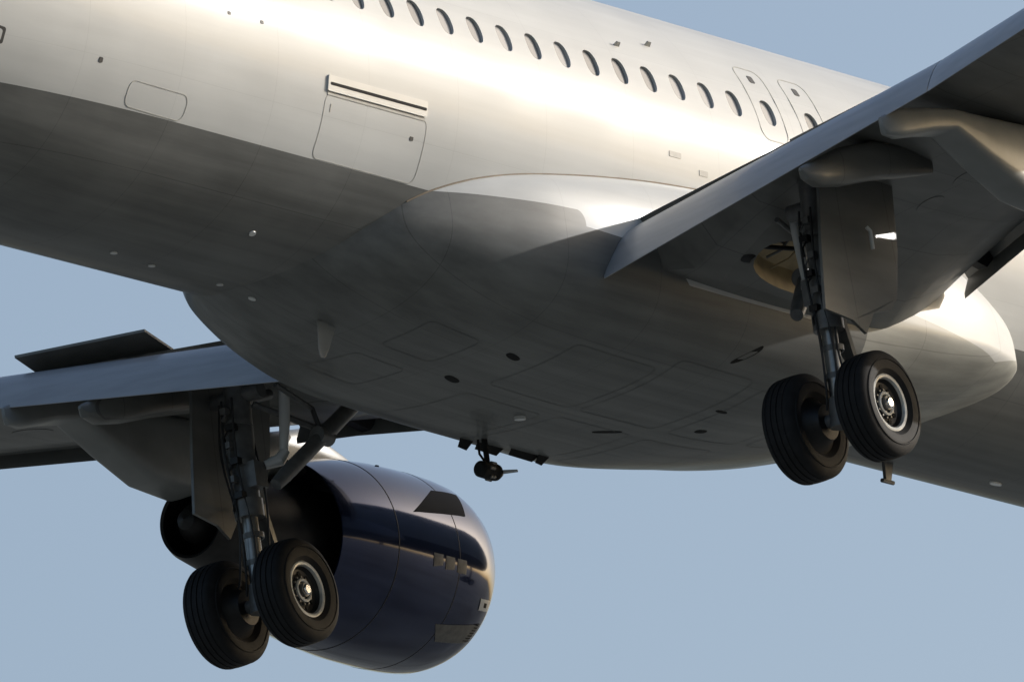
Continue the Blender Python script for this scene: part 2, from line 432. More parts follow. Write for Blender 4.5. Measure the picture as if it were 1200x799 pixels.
# ------------------------------------------------------------------ belly fairing
fw = pchip([-6.4, -5.6, -4.8, -4.0, -3.0, -2.0, -1.0, 1.0, 3.0, 4.6, 5.6, 6.3, 6.9, 7.4, 7.8], [0.10, 0.42, 0.98, 1.50, 1.83, 2.01, 2.07, 2.12, 2.20, 2.25, 2.22, 2.08, 1.80, 1.35, 0.7])
fbz = pchip([-6.4, -5.6, -4.8, -4.0, -3.0, -1.5, 0.5, 2.5, 3.8, 4.8, 5.6, 6.4, 7.2, 7.8], [-1.80, -1.97, -2.14, -2.29, -2.43, -2.52, -2.58, -2.58, -2.50, -2.37, -2.22, -2.03, -1.80, -1.6])
fcz = pchip([-6.4, -4, -2, 0, 2, 4, 6, 7.8], [-1.55, -1.5, -1.45, -1.42, -1.5, -1.62, -1.6, -1.5])
ftz = pchip([-6.4, -4.0, -3.0, -2.48, 0.57, 3, 5, 6.5, 7.8], [-1.4, -1.09, -0.86, -0.77, -0.39, -0.28, -0.40, -0.9, -1.25])
fex = pchip([-7, -4.0, -1.5, 2.0, 4.5, 8], [2.0, 2.15, 3.0, 3.0, 2.0, 1.9])
def fair(X, th, off=0.0):
    """th 0 = starboard side, pi/2 = bottom, pi = port side"""
    w, zb, zc, zt = fw(X), fbz(X), fcz(X), ftz(X)
    c, s = math.cos(th), math.sin(th)
    e = fex(X) if s > 0 else 4.5
    y = -w*math.copysign(abs(c)**(2/e), c); z = zc-(zc-zb)*abs(s)**(2/e) if s > 0 else zc+(zt-zc)*abs(s)**(2/e)
    p = Vector((X, y, z))
    if off: p += Vector((0, y*0.5, (z-zc))).normalized()*off
    return p
mb = MB(); NF = 96
Xf = [-6.4+14.2*i/110 for i in range(111)]
mb.loft([[fair(X, 2*math.pi*k/NF+0.0001) for k in range(NF)] for X in Xf], True, True, True)
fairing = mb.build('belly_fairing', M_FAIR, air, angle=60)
# sealant bead where the fairing meets the hull
for side in (1, -1):
    pts = []
    for X in Xf:
        last = None
        for k in range(200):
            th = -0.005*k*math.pi/2
            p = fair(X, th)
            if (p.y/RY)**2+(p.z/RZ)**2 < 1.0: last = p; break
        if last and k > 0 and -4.1 < X < 6.8: pts.append((last.x, last.y*side, last.z))
    mb = MB(); mb.tube(pts, 0.014, 6); mb.build('sealant_bead', M_SEAL, fairing)
def bottom_patch(name, x, y, lx, ly, rot, m, parent, off=0.006, r=4, n=16, sink=-0.02):
    """small plate on the underside at x, y (z read off the hull or fairing)"""
    mb = MB(); ca, sa = math.cos(math.radians(rot)), math.sin(math.radians(rot)); top = []; bot = []
    for k in range(n):
        dx, dy = superell(2*math.pi*k/n, lx/2, ly/2, r); X = x+dx*ca-dy*sa; Y = y+dx*sa+dy*ca
        z = under(X, Y); top.append((X, Y, z-off)); bot.append((X, Y, z-sink))
    mb.add(top+bot, [tuple(range(n))]+[(k, (k+1) % n, n+(k+1) % n, n+k) for k in range(n)])
    return mb.build(name, m, parent)
def under(X, Y):
    ry, zt, zb = fdim(X); z = (zt+zb)/2-(zt-zb)/2*math.sqrt(max(0, 1-(Y/ry)**2))
    if -6.3 < X < 7.7 and abs(Y) < fw(X):
        q = abs(Y)/fw(X); z2 = fcz(X)-(fcz(X)-fbz(X))*(1-q**fex(X))**(1/fex(X)); z = min(z, z2)
    return z
for (x, y) in ((-7.4, -0.02), (-6.65, 0.05), (-5.42, 0.08), (-4.85, 0.09), (-6.05, -0.84)):
    bottom_patch('drain_port', x, y, 0.10, 0.06, 0, M_WHITE, fus if x < -5.5 else fairing, 0.012, 2)
for (x, y, lx, ly, r) in ((-1.5, -0.02, 0.30, 0.10, 12), (-1.5, -0.82, 0.28, 0.09, 12), (1.62, 0.17, 0.36, 0.07, -30), (1.5, -1.8, 0.4, 0.07, -38), (2.6, -0.38, 0.16, 0.10, -10), (2.25, -0.9, 0.2, 0.05, 0)):
    bottom_patch('air_vent', x, y, lx, ly, r, M_VENT, fairing, 0.004, 2.5)
bottom_patch('fuel_drain', 0.22, 0.33, 0.13, 0.09, -30, M_WHITE, fairing, 0.035, 2)
# access panels let into the fairing skin: each its own plate with a gap round it
for (x, y, lx, ly) in ((-2.6, -0.55, 0.9, 0.7), (-2.6, 0.45, 0.9, 0.7), (-0.3, -0.75, 1.5, 1.2), (-0.3, 0.75, 1.4, 1.2), (1.3, -0.85, 1.4, 1.4), (1.3, 0.75, 1.4, 1.3), (2.9, -0.8, 1.3, 1.3), (2.9, 0.7, 1.3, 1.2), (4.2, -0.6, 0.9, 0.9)):
    mb = MB(); n = 40; vs = []
    pl = rrect(x-lx/2, x+lx/2, (y-ly/2)/ARC, (y+ly/2)/ARC, 0.10, 5, 0.12)
    n = len(pl)
    for a, b in pl:
        Y = b*ARC; dx, dy = x-a, y-Y; L = math.hypot(dx, dy)
        i = (a+dx/L*0.010, Y+dy/L*0.010); vs += [(a, Y, under(a, Y)-0.003), (i[0], i[1], under(*i)-0.003)]
    mb.add(vs, [(2*k, 2*k+1, (2*k+3) % (2*n), (2*k+2) % (2*n)) for k in range(n)])
    mb.build('access_panel_seam', M_PSEAM, fairing)
# blade antenna under the tail end of the fairing
mb = MB(); zb_ = under(-3.75, -0.1)
secs = []
for t in (0, 0.25, 0.5, 0.75, 0.92, 1.0):
    ch = (0.34-0.20*t)*(1 if t < 0.9 else (0.85 if t < 0.97 else 0.5)); xm = -3.85-0.16*t; z = zb_+0.03-t*0.40
    secs.append([(xm+ch/2*math.cos(a), -0.12+0.018*math.sin(a)*(1-0.4*t), z) for a in [2*math.pi*k/16 for k in range(16)]])
mb.loft(secs, True, True, True); mb.build('blade_antenna', M_PYL, fairing)
# drain mast ahead under the hull
MASTXY = (7.25, 0.25)
mb = MB(); x, y = MASTXY; z = under(x, y)
mb.prism([(x-0.08, y-0.02, z+0.03), (x+0.10, y-0.02, z+0.03), (x+0.0, y-0.02, z-0.22), (x-0.10, y-0.02, z-0.22)], (0, 0.04, 0))
mb.tube([(x-0.16, y, z-0.23), (x+0.06, y, z-0.23)], 0.025, 8); mb.build('drain_mast', M_STRUT, fus)
bottom_patch('belly_beacon', 9.1, 0.05, 0.22, 0.07, 0, M_LAMP, fus, 0.02, 2)

# ------------------------------------------------------------------ wings
def wle(y): return 5.25-0.51*(y-2.0)
wte = lambda y: (-0.85-0.35*(y-2)/4.35) if y <= 6.35 else -1.20-0.29*(y-6.35)
def wzt(y): return -1.25+0.108*(y-2) if y <= 6.35 else -0.78+0.09*(y-6.35)
def winc(y): return math.radians(3.6 if y < 2 else 3.6-2.6*(y-2)/15)
def wth(y): return 0.155-0.035*min(max((y-2)/4.35, 0), 1)-0.012*max(0, (y-6.35)/10.6)
def wpt(y, u, up, s=1, off=0.0):
    c = wle(y)-wte(y); t = wth(y)
    yt = 5*t*(0.2969*math.sqrt(max(u, 0))-0.126*u-0.3516*u*u+0.2843*u**3-0.1036*u**4)*c
    cam_ = 0.012*4*u*(1-u)*c
    zc = wzt(y)+c*(1-u)*math.tan(winc(y))+cam_
    k = min(max((3.7-y)/1.5, 0), 1); root = 0.43*k*k*(3-2*k)*min(u/0.25, 1) if not up else 0
    return Vector((wle(y)-u*c, s*y, zc+(yt+off if up else -yt-off-root)))
YS = [1.0, 1.6, 2.0, 2.3, 3.1, 3.7, 4.3, 5.0, 5.6, 6.35, 7.2, 8.2, 9.5, 11, 12.5, 14, 15.5, 16.6, 16.95]
def ucut(y): return 0.965 if y < 12.6 else 1.0
def lcut(y): return (0.93 if y < 2.2 else 0.86) if y < 6.3 else (0.80 if y < 12.6 else 1.0)
US = [1-math.cos(math.pi/2*i/16) for i in range(17)]
def make_wing(s):
    mb = MB(); nu = len(US)
    up = []; lo = []
    lu = [1-math.cos(math.pi/2*i/16) for i in range(17)]
    for y in YS:
        up.append([wpt(y, u*ucut(y), True, s) for u in US])
        l_ = [u*lcut(y) for u in lu]
        lo.append([wpt(y, u, False, s) for u in l_])
    b = len(mb.v)
    for arr in (up, lo):
        o = len(mb.v); mb.v += [tuple(p) for r in arr for p in r]
        for i in range(len(YS)-1):
            for k in range(nu-1):
                if arr is lo and YS[i] == 2.3 and 10 <= k < 15: continue
                mb.f.append((o+i*nu+k, o+i*nu+k+1, o+(i+1)*nu+k+1, o+(i+1)*nu+k))
    # cove between the upper and lower skin
    nrow = len(YS)*nu
    for i in range(len(YS)-1):
        a, c = i*nu+nu-1, (i+1)*nu+nu-1; mb.f.append((a, c, nrow+c, nrow+a))
    o = (len(YS)-1)*nu
    mb.f.append(tuple(o+k for k in range(nu))+tuple(nrow+o+k for k in reversed(range(1, nu))))
    # ring round the gear bay opening
    y0, y1 = 2.3, 3.1; u0 = lu[10]*0.86; u1 = lu[15]*0.86; n = 28
    cy, cu = 2.72, (u0+u1)/2
    def edge_pt(yy, uu):                         # stay on the straight edge of the neighbouring panel
        if abs(uu-u0) < 1e-6 or abs(uu-u1) < 1e-6: return wpt(y0, uu, False, s).lerp(wpt(y1, uu, False, s), (yy-y0)/(y1-y0))
        return wpt(yy, uu, False, s)
    ring_o = []; ring_i = []; ring_d = []; ring_p = []
    for k in range(n):
        a = 2*math.pi*k/n; dx, dy = superell(a, (u1-u0)*0.43, 0.31, 2.3)
        t = min([((u1-cu)/dx if dx > 1e-9 else 1e9), ((u0-cu)/dx if dx < -1e-9 else 1e9), ((y1-cy)/dy if dy > 1e-9 else 1e9), ((y0-cy)/dy if dy < -1e-9 else 1e9)])
        ring_p.append((cy+dy*t, cu+dx*t)); ring_o.append(edge_pt(cy+dy*t, cu+dx*t)); ring_i.append(wpt(cy+dy, cu+dx, False, s)); ring_d.append(wpt(cy+dy, cu+dx, False, s)+Vector((0, 0, 0.26)))
    mb.add(ring_o+ring_i, [(k, (k+1) % n, n+(k+1) % n, n+k) for k in range(n)])
    for k in range(n):
        (ya_, ua_), (yb_, ub_) = ring_p[k], ring_p[(k+1) % n]
        if abs(ya_-yb_) > 1e-6 and abs(ua_-ub_) > 1e-6:
            yc_ = y1 if max(ya_, yb_) > y1-1e-6 else y0; uc_ = u1 if max(ua_, ub_) > u1-1e-6 else u0
            mb.add([ring_o[k], wpt(yc_, uc_, False, s), ring_o[(k+1) % n]], [(0, 1, 2)])
    w = mb.build('wing', M_GREYP, air, angle=40, fix=True)
    w['label'] = 'starboard wing' if s < 0 else 'port wing'
    mb = MB(); mb.add(ring_i+ring_d, [(k, (k+1) % n, n+(k+1) % n, n+k) for k in range(n)]+[tuple(range(n, 2*n))])
    mb.build('gear_bay', M_OCHRE, w)
    mb = MB(); c = wpt(2.6, 0.74, False, s)
    mb.lathe([(-0.08, 0.0), (-0.08, 0.10), (0.02, 0.12), (0.06, 0.08), (0.10, 0.05), (0.10, 0)], c+Vector((-0.1, 0, 0.10)), (0.3, s*0.5, -0.8), 20)
    for j in range(4):
        d = Vector((0.12*j, s*0.05*j, 0)); mb.tube([c+d+Vector((0, 0, 0.2)), c+d+Vector((0.3, s*0.2, 0.16))], 0.022, 8)
    mb.build('uplock_mechanism', M_DARK, w)
    for j in range(5):
        p = wpt(2.5+0.09*j, 0.66+0.03*(j % 3), False, s)+Vector((0, 0, 0.12+0.02*j)); q = wpt(2.9, 0.62+0.045*j, False, s)+Vector((0, 0, 0.16))
        mb = MB(); mb.tube([p, p.lerp(q, 0.5)+Vector((0, 0, -0.05)), q], 0.012+0.004*(j % 2), 8); mb.build('bay_pipe', M_STRUT if j % 2 else M_OCHRE, w)
    # flaps
    def flap_sec(y, T, ch, ang, th=0.13):
        d = Vector((math.cos(ang), 0, math.sin(ang))); nrm = Vector((-math.sin(ang), 0, math.cos(ang))); out = []
        us = [0, 0.03, 0.1, 0.2, 0.35, 0.5, 0.7, 0.85, 1.0]
        f_ = lambda u: 5*th*(0.2969*math.sqrt(u)-0.126*u-0.3516*u*u+0.2843*u**3-0.1036*u**4)*ch+0.004
        for u in reversed(us): out.append(T+d*(ch*(1-u))+nrm*(f_(u)+0.05*ch*4*u*(1-u)))
        for u in us[1:]: out.append(T+d*(ch*(1-u))+nrm*(-f_(u)*0.75+0.05*ch*4*u*(1-u)))
        return [Vector((p.x, s*y, p.z)) for p in out]
    for (ya, yb, Ta, Tb, ca, cb, aa, ab) in (
            (2.02, 6.33, (-1.39, -1.95), (-1.47, -1.14), 0.96, 0.64, 42, 42),
            (6.345, 12.5, (-1.475, -1.14), (-3.28, -0.50), 0.64, 0.52, 42, 38)):
        mb = MB(); secs = []
        for i in range(9):
            t = i/8; y = ya+(yb-ya)*t
            T = Vector((Ta[0]+(Tb[0]-Ta[0])*t, 0, Ta[1]+(Tb[1]-Ta[1])*t))
            secs.append(flap_sec(y, T, ca+(cb-ca)*t, math.radians(aa+(ab-aa)*t)))
        T0 = Vector((Ta[0], 0, Ta[1])); d0 = Vector((math.cos(math.radians(aa)), 0, math.sin(math.radians(aa))))
        if ya < 3:
            secs.insert(0, flap_sec(ya-0.05, T0+d0*0.10, ca*0.90, math.radians(aa), 0.09)); secs.insert(0, flap_sec(ya-0.08, T0+d0*0.26, ca*0.74, math.radians(aa), 0.03))
        mb.loft(secs, True, True, True); fl = mb.build('flap', M_FLAP, w, angle=40)
        fl['label'] = 'blue-grey extended flap'
    # flap track fairing (drooped with the flap)
    def pod(path, hw, name, m, tops):
        mb = MB(); secs = []
        for (x, y, z), h, wd in zip(path, tops, hw):
            secs.append([Vector((x, s*(y+wd*math.copysign(abs(math.sin(a))**0.7, math.sin(a))), z+h/2+h/2*math.copysign(abs(math.cos(a))**0.7, -math.cos(a)))) for a in [2*math.pi*k/28 for k in range(28)]])
        mb.loft(secs, True, True, True); return mb.build(name, m, w)
    pod([(-1.56, 4.72, -1.56), (-1.48, 4.72, -1.64), (-1.25, 4.72, -1.68), (-0.8, 4.72, -1.60), (-0.2, 4.72, -1.44), (0.45, 4.72, -1.30), (1.0, 4.72, -1.17)],
        [0.02, 0.07, 0.12, 0.15, 0.15, 0.11, 0.03], 'flap_track_fairing', M_GREYP, [0.04, 0.16, 0.30, 0.42, 0.42, 0.34, 0.2])
    for yy, x0, z0 in ((8.1, -2.1, -1.2), (11.2, -3.0, -0.85)):
        pod([(x0-0.1, yy, z0+0.05), (x0, yy, z0-0.04), (x0+0.3, yy, z0-0.06), (x0+0.8, yy, z0), (x0+1.5, yy, z0+0.15), (x0+2.2, yy, z0+0.34)],
            [0.02, 0.06, 0.11, 0.14, 0.12, 0.03], 'flap_track_fairing', M_GREYP, [0.04, 0.16, 0.3, 0.42, 0.4, 0.2])
    # slats: cambered shells ahead of and below the leading edge
    for (ya, yb) in ((2.42, 5.42), (6.55, 9.2), (9.25, 11.9), (11.95, 14.5), (14.55, 16.6)):
        mb = MB(); secs = []
        for i in range(6):
            y = ya+(yb-ya)*i/5; c = wle(y)-wte(y); k = 0.155*c if y < 5 else 0.17*c
            o_ = []
            prof = [(-0.55, -0.62), (-0.30, -0.10), (-0.05, 0.10)]
            A = wpt(y, 0.0, True, s); th = math.radians(17)
            pts = [(-0.95, 0.34), (-0.6, 0.30), (-0.2, 0.17), (0.05, -0.02), (0.10, -0.20), (0.0, -0.38), (-0.22, -0.50), (-0.20, -0.44), (-0.02, -0.28), (-0.12, -0.08), (-0.45, 0.14), (-0.95, 0.31)]
            for (px, pz) in pts:
                qx = (px*math.cos(th)-pz*math.sin(th))*k; qz = (px*math.sin(th)+pz*math.cos(th))*k
                o_.append(A+Vector((qx-0.02+0.012*c, 0, qz+0.07)))
            secs.append(o_)
        mb.loft(secs, True, True, True); sl_ = mb.build('slat', M_PYL, w, angle=35)
        for yy in (ya+0.35*(yb-ya)*0.5, yb-0.25*(yb-ya)):
            mb = MB(); A = wpt(yy, 0.0, False, s)
            mb.prism([A+Vector((-0.75, 0, -0.20)), A+Vector((-0.75, 0, 0.0)), A+Vector((0.05, 0, 0.02)), A+Vector((0.15, 0, -0.14)), A+Vector((-0.05, 0, -0.30)), A+Vector((-0.3, 0, -0.26))], (0, 0.11, 0))
            mb.build('slat_track', M_DARK, w, False)
    # spoilers, lying on the wing; the inboard port one is raised
    for (ya, yb, raise_) in ((4.22, 5.85, 30 if s > 0 else 0), (6.6, 8.0, 6 if s > 0 else 0), (8.05, 9.4, 6 if s > 0 else 0), (9.45, 10.8, 0), (10.85, 12.2, 0)):
        mb = MB(); tp = []
        for y in (ya, yb):
            H = wpt(y, (0.875 if s > 0 else 0.80) if y < 6 else 0.76, True, s, 0.012); T = wpt(y, 0.972, True, s, 0.012)
            d = T-H; a = math.radians(raise_); d = Vector((d.x*math.cos(a)+d.z*math.sin(a), 0, d.z*math.cos(a)-d.x*math.sin(a)))
            tp.append((H, H+d))
        q = [tp[0][0], tp[1][0], tp[1][1], tp[0][1]]
        mb.prism(q, (0, 0, -0.03)); mb.build('spoiler', M_SPOIL if raise_ > 10 else M_GREYP, w, False)
    # oval tank covers along the lower skin
    for i in range(14):
        y = 3.4+0.62*i
        if 5.3 < y < 6.2: continue
        mb = MB(); n = 18; vs = []
        for k in range(n):
            a = 2*math.pi*k/n
            vs.append(wpt(y+0.20*math.cos(a), 0.42+0.15*math.sin(a)/(wle(y)-wte(y)), False, s, 0.004))
        for k in range(n):
            a = 2*math.pi*k/n
            vs.append(wpt(y+0.20*math.cos(a), 0.42+0.15*math.sin(a)/(wle(y)-wte(y)), False, s, -0.01))
        mb.add(vs, [tuple(range(n))]+[(k, (k+1) % n, n+(k+1) % n, n+k) for k in range(n)]); mb.build('tank_cover', M_GREYP, w)
    # wing-tip fence
    mb = MB(); c = wpt(16.95, 0, True, s); e = wpt(16.95, 1, True, s)
    mb.prism([c, e+Vector((-0.35, 0, 0.75)), e+Vector((-0.55, 0, 0.72)), e+Vector((-0.1, 0, 0)), e+Vector((-0.45, 0, -0.6)), e+Vector((-0.25, 0, -0.6))], (0, s*0.04, 0))
    mb.build('wing_tip_fence', M_WHITE, w, False)
    return w
wing_s = make_wing(-1); wing_p = make_wing(1)

# ------------------------------------------------------------------ engines
def make_engine(s):
    XL, ZC, R, Yc, K = 6.15, -2.11, 1.111, 5.75, 0.868
    org = Vector((XL, s*Yc, ZC)); ax = Vector((-1, 0, 0.014))
    m_cowl = M_BLUE
    prof = [(0.13, .905), (.25, .945), (.4, .975), (.65, .993), (.9, 1), (1.3, 1.0), (1.8, .99), (2.2, .965), (2.6, .93), (3.0, .877), (3.3, .83)]
    fp = pchip([0.0]+[a for a, b in prof], [0.83]+[b for a, b in prof])
    outer = [(t*K, r*R) for t, r in prof]
    mb = MB(); mb.lathe(outer+[(3.3*K, .815*R), (2.6*K, .80*R), (1.2*K, .78*R), (0.13*K, .775*R)], org, ax, 96)
    e = mb.build('engine_nacelle', m_cowl, air, angle=35, fix=False); fixn(e)
    e['label'] = 'navy blue engine nacelle on the port wing' if s > 0 else 'navy blue engine nacelle on the starboard wing'
    mb = MB(); mb.lathe([(0.128*K, .905*R), (.06*K, .875*R), (.02*K, .845*R), (0, .815*R), (.015*K, .795*R), (.05*K, .785*R), (0.13*K, .775*R)], org, ax, 96)
    mb.build('inlet_lip', M_CHROME, e)
    mb = MB(); mb.lathe([(1.1*K, .778*R), (1.1*K, .25*R), (0.9*K, .15*R), (0.75*K, 0.0)], org, ax, 48); mb.build('fan', M_EXH, e)
    mb = MB(); mb.lathe([(2.0*K, .80*R), (2.0*K, .6*R), (3.0*K, .62*R), (3.5*K, .59*R), (4.3*K, .49*R), (5.0*K, .40*R), (5.1*K, .37*R), (5.08*K, .34*R), (4.6*K, .33*R)], org, ax, 64)
    mb.build('core_cowl', M_EXH, e)
    mb = MB(); mb.lathe([(4.6*K, .34*R), (4.7*K, .25*R), (5.0*K, .20*R), (5.2*K, .10*R), (5.25*K, 0)], org, ax, 40); mb.build('exhaust_plug', M_EXH, e)
    # pylon: slim body from the cowl to under the wing, with a drooped tail
    mb = MB(); secs = []
    rows = [(-1.52, -1.36, -1.26, .02), (-1.45, -1.44, -1.22, .06), (-1.2, -1.43, -1.12, .12), (-0.75, -1.32, -1.05, .17), (-0.31, -1.24, -1.0, .20), (0.25, -1.50, -0.98, .22), (0.9, -1.76, -0.95, .24), (1.6, -1.82, -0.92, .25), (2.4, -1.55, -0.9, .26), (3.2, -1.35, -0.85, .26), (3.9, -1.2, -0.70, .25), (4.6, -1.15, -0.92, .2), (5.2, -1.12, -1.02, .06)]
    for x, zb, zt, hw in rows:
        secs.append([Vector((x, s*(Yc+hw*math.copysign(abs(math.sin(a))**0.5, math.sin(a))), (zb+zt)/2-(zt-zb)/2*math.copysign(abs(math.cos(a))**0.4, math.cos(a)))) for a in [2*math.pi*k/24 for k in range(24)]])
    mb.loft(secs, True, True, True); mb.build('pylon', M_PYL, e, angle=50)
    # patches lying on the cowl, given as (distance from the lip, angle); angle 0 = inboard side, + up
    def cs(t, a, off=0.0):
        r = fp(t/K)*R+off
        return org+Vector((-t, -s*math.cos(a)*r, math.sin(a)*r+0.014*t))
    def cpatch(name, pts, m, off=0.006):
        n = len(pts); mb = MB(); vs = [cs(t, math.radians(a), off) for t, a in pts]+[cs(t, math.radians(a), -0.01) for t, a in pts]
        mb.add(vs, [tuple(range(n))]+[(k, (k+1) % n, n+(k+1) % n, n+k) for k in range(n)]); return mb.build(name, m, e)
    def crect(t0, t1, a0, a1, nseg=4):
        p = [(t0+(t1-t0)*i/nseg, a0) for i in range(nseg+1)]+[(t1, a0+(a1-a0)*i/nseg) for i in range(1, nseg+1)]
        p += [(t1+(t0-t1)*i/nseg, a1) for i in range(1, nseg+1)]+[(t0, a1+(a0-a1)*i/nseg) for i in range(1, nseg)]
        return p
    def cquad(name, q, m, off=0.006, n=7):
        mb = MB(); vs = []
        for i in range(n):
            for j in range(n):
                a_, b_ = i/(n-1), j/(n-1)
                t = (q[0][0]*(1-a_)+q[1][0]*a_)*(1-b_)+(q[3][0]*(1-a_)+q[2][0]*a_)*b_
                d = (q[0][1]*(1-a_)+q[1][1]*a_)*(1-b_)+(q[3][1]*(1-a_)+q[2][1]*a_)*b_
                vs.append(cs(t, math.radians(d), off if 0 < i < n-1 and 0 < j < n-1 else off*0.6))
        mb.add(vs, [(i*n+j, i*n+j+1, (i+1)*n+j+1, (i+1)*n+j) for i in range(n-1) for j in range(n-1)])
        return mb.build(name, m, e)
    cquad('cowl_dark_reflection', [(1.66, 14), (1.02, 36), (0.42, 41), (0.62, 20)], M_VENT)  # dark reflection on the cowl, put in as a black patch
    for t0 in (0.80, 1.02, 1.24): cquad('cowl_placard', [(t0, -17+4*(t0-.8)), (t0+.17, -17), (t0+.17, -9), (t0, -9)], M_PLAC)
    cquad('cowl_placard', [(0.14, -35), (0.40, -35), (0.42, -28), (0.18, -28)], M_WHITE); cquad('cowl_placard', [(0.24, -33), (0.32, -33), (0.33, -30), (0.25, -30)], M_VENT, 0.009)
    cquad('cowl_grey_patch', [(1.04, -49), (0.84, -60), (0.26, -57), (0.20, -43)], M_PLAC)  # grey patch low on the cowl, dark teeth at its front end
    for k in range(7):
        d = -56+1.9*k; cquad('patch_tooth', [(0.24, d), (0.38-.01*k, d+.2), (0.38-.01*k, d+1.0), (0.24, d+.8)], M_VENT, 0.010, 3)
    cquad('cowl_vent', [(1.50, 58), (1.30, 66), (1.36, 66), (1.58, 58)], M_VENT)
    for t in (0.92, 2.0):                                     # joints of inlet, fan cowl and reverser sleeve
        mb = MB(); mb.lathe([(t-0.006, fp((t-0.006)/K)*R-0.01), (t-0.006, fp(t/K)*R+0.002), (t+0.006, fp(t/K)*R+0.002), (t+0.006, fp(t/K)*R-0.01)], org, ax, 96); mb.build('cowl_joint', M_DARK, e)
    return e
def fixn(o):
    b = bmesh.new(); b.from_mesh(o.data); bmesh.ops.recalc_face_normals(b, faces=b.faces[:]); b.to_mesh(o.data); b.free()
    o.data.set_sharp_from_angle(angle=math.radians(35))
eng_p = make_engine(1); eng_s = make_engine(-1)

# ------------------------------------------------------------------ main landing gear
ZG = -3.757; RT = 0.584
def wheel(parent, c, side):
    """side: which way the outer face looks along y"""
    ax = (0, side, 0); hw = 0.205
    pr_ = [(-hw*0.72, 0.30), (-hw*0.98, 0.36), (-hw*1.03, 0.43), (-hw*1.015, 0.452), (-hw*1.06, 0.458), (-hw*1.05, 0.468), (-hw*1.0, 0.474), (-hw*0.96, 0.50), (-hw*0.84, 0.547), (-hw*0.70, 0.568)]
    for i, g0 in enumerate((-0.42, -0.14, 0.14, 0.42)):
        gx = g0*hw*1.25; pr_ += [(gx-0.010, 0.578 if abs(g0) < .3 else 0.574), (gx-0.008, 0.566), (gx+0.008, 0.566), (gx+0.010, 0.578 if abs(g0) < .3 else 0.574)]
    pr_ += [(-a, b) for a, b in reversed(pr_[:10])]
    mb = MB(); mb.lathe(pr_, c, ax, 64); mb.build('tyre', M_TYRE, parent, angle=28)
    mb = MB(); mb.lathe([(0.05, 0.27), (0.13, 0.262), (0.158, 0.275), (0.166, 0.296), (0.160, 0.312), (0.140, 0.312)], c, ax, 48)
    rim = mb.build('rim', M_RIM, parent)
    mb = MB(); mb.lathe([(0.128, 0.262), (0.085, 0.235), (0.070, 0.19), (0.085, 0.145), (0.10, 0.13)], c, ax, 40); mb.build('wheel_disc', M_EXH, parent)
    mb = MB(); mb.lathe([(0.06, 0.135), (0.118, 0.13), (0.125, 0.115), (0.118, 0.10), (0.10, 0.095)], c, ax, 32); mb.build('hub_ring', M_RIM, parent)
    mb = MB(); mb.lathe([(0.07, 0.10), (0.085, 0.095), (0.092, 0.07), (0.16, 0.062), (0.172, 0.045), (0.172, 0.0)], c, ax, 28); mb.build('hub_cap', M_CHROME, parent)
    for k in range(9):
        a = 2*math.pi*k/9+0.2; p = Vector(c)+Vector((0.193*math.cos(a), side*0.066, 0.193*math.sin(a)))
        mb = MB(); mb.tube([p, p+Vector((0, side*0.016, 0))], 0.030, 10); mb.build('cooling_hole', M_VENT, parent)
    for k in range(12):
        a = 2*math.pi*k/12; p = Vector(c)+Vector((0.150*math.cos(a), side*0.07, 0.150*math.sin(a)))
        mb = MB(); mb.tube([p, p+Vector((0, side*0.035, 0))], 0.011, 6); mb.build('wheel_bolt', M_STRUT, parent)
    mb = MB(); mb.lathe([(-0.30, 0.0), (-0.30, 0.19), (-0.20, 0.24), (-0.15, 0.31), (0.04, 0.28), (0.04, 0)], c, ax, 28); mb.build('brake_pack', M_EXH, parent)
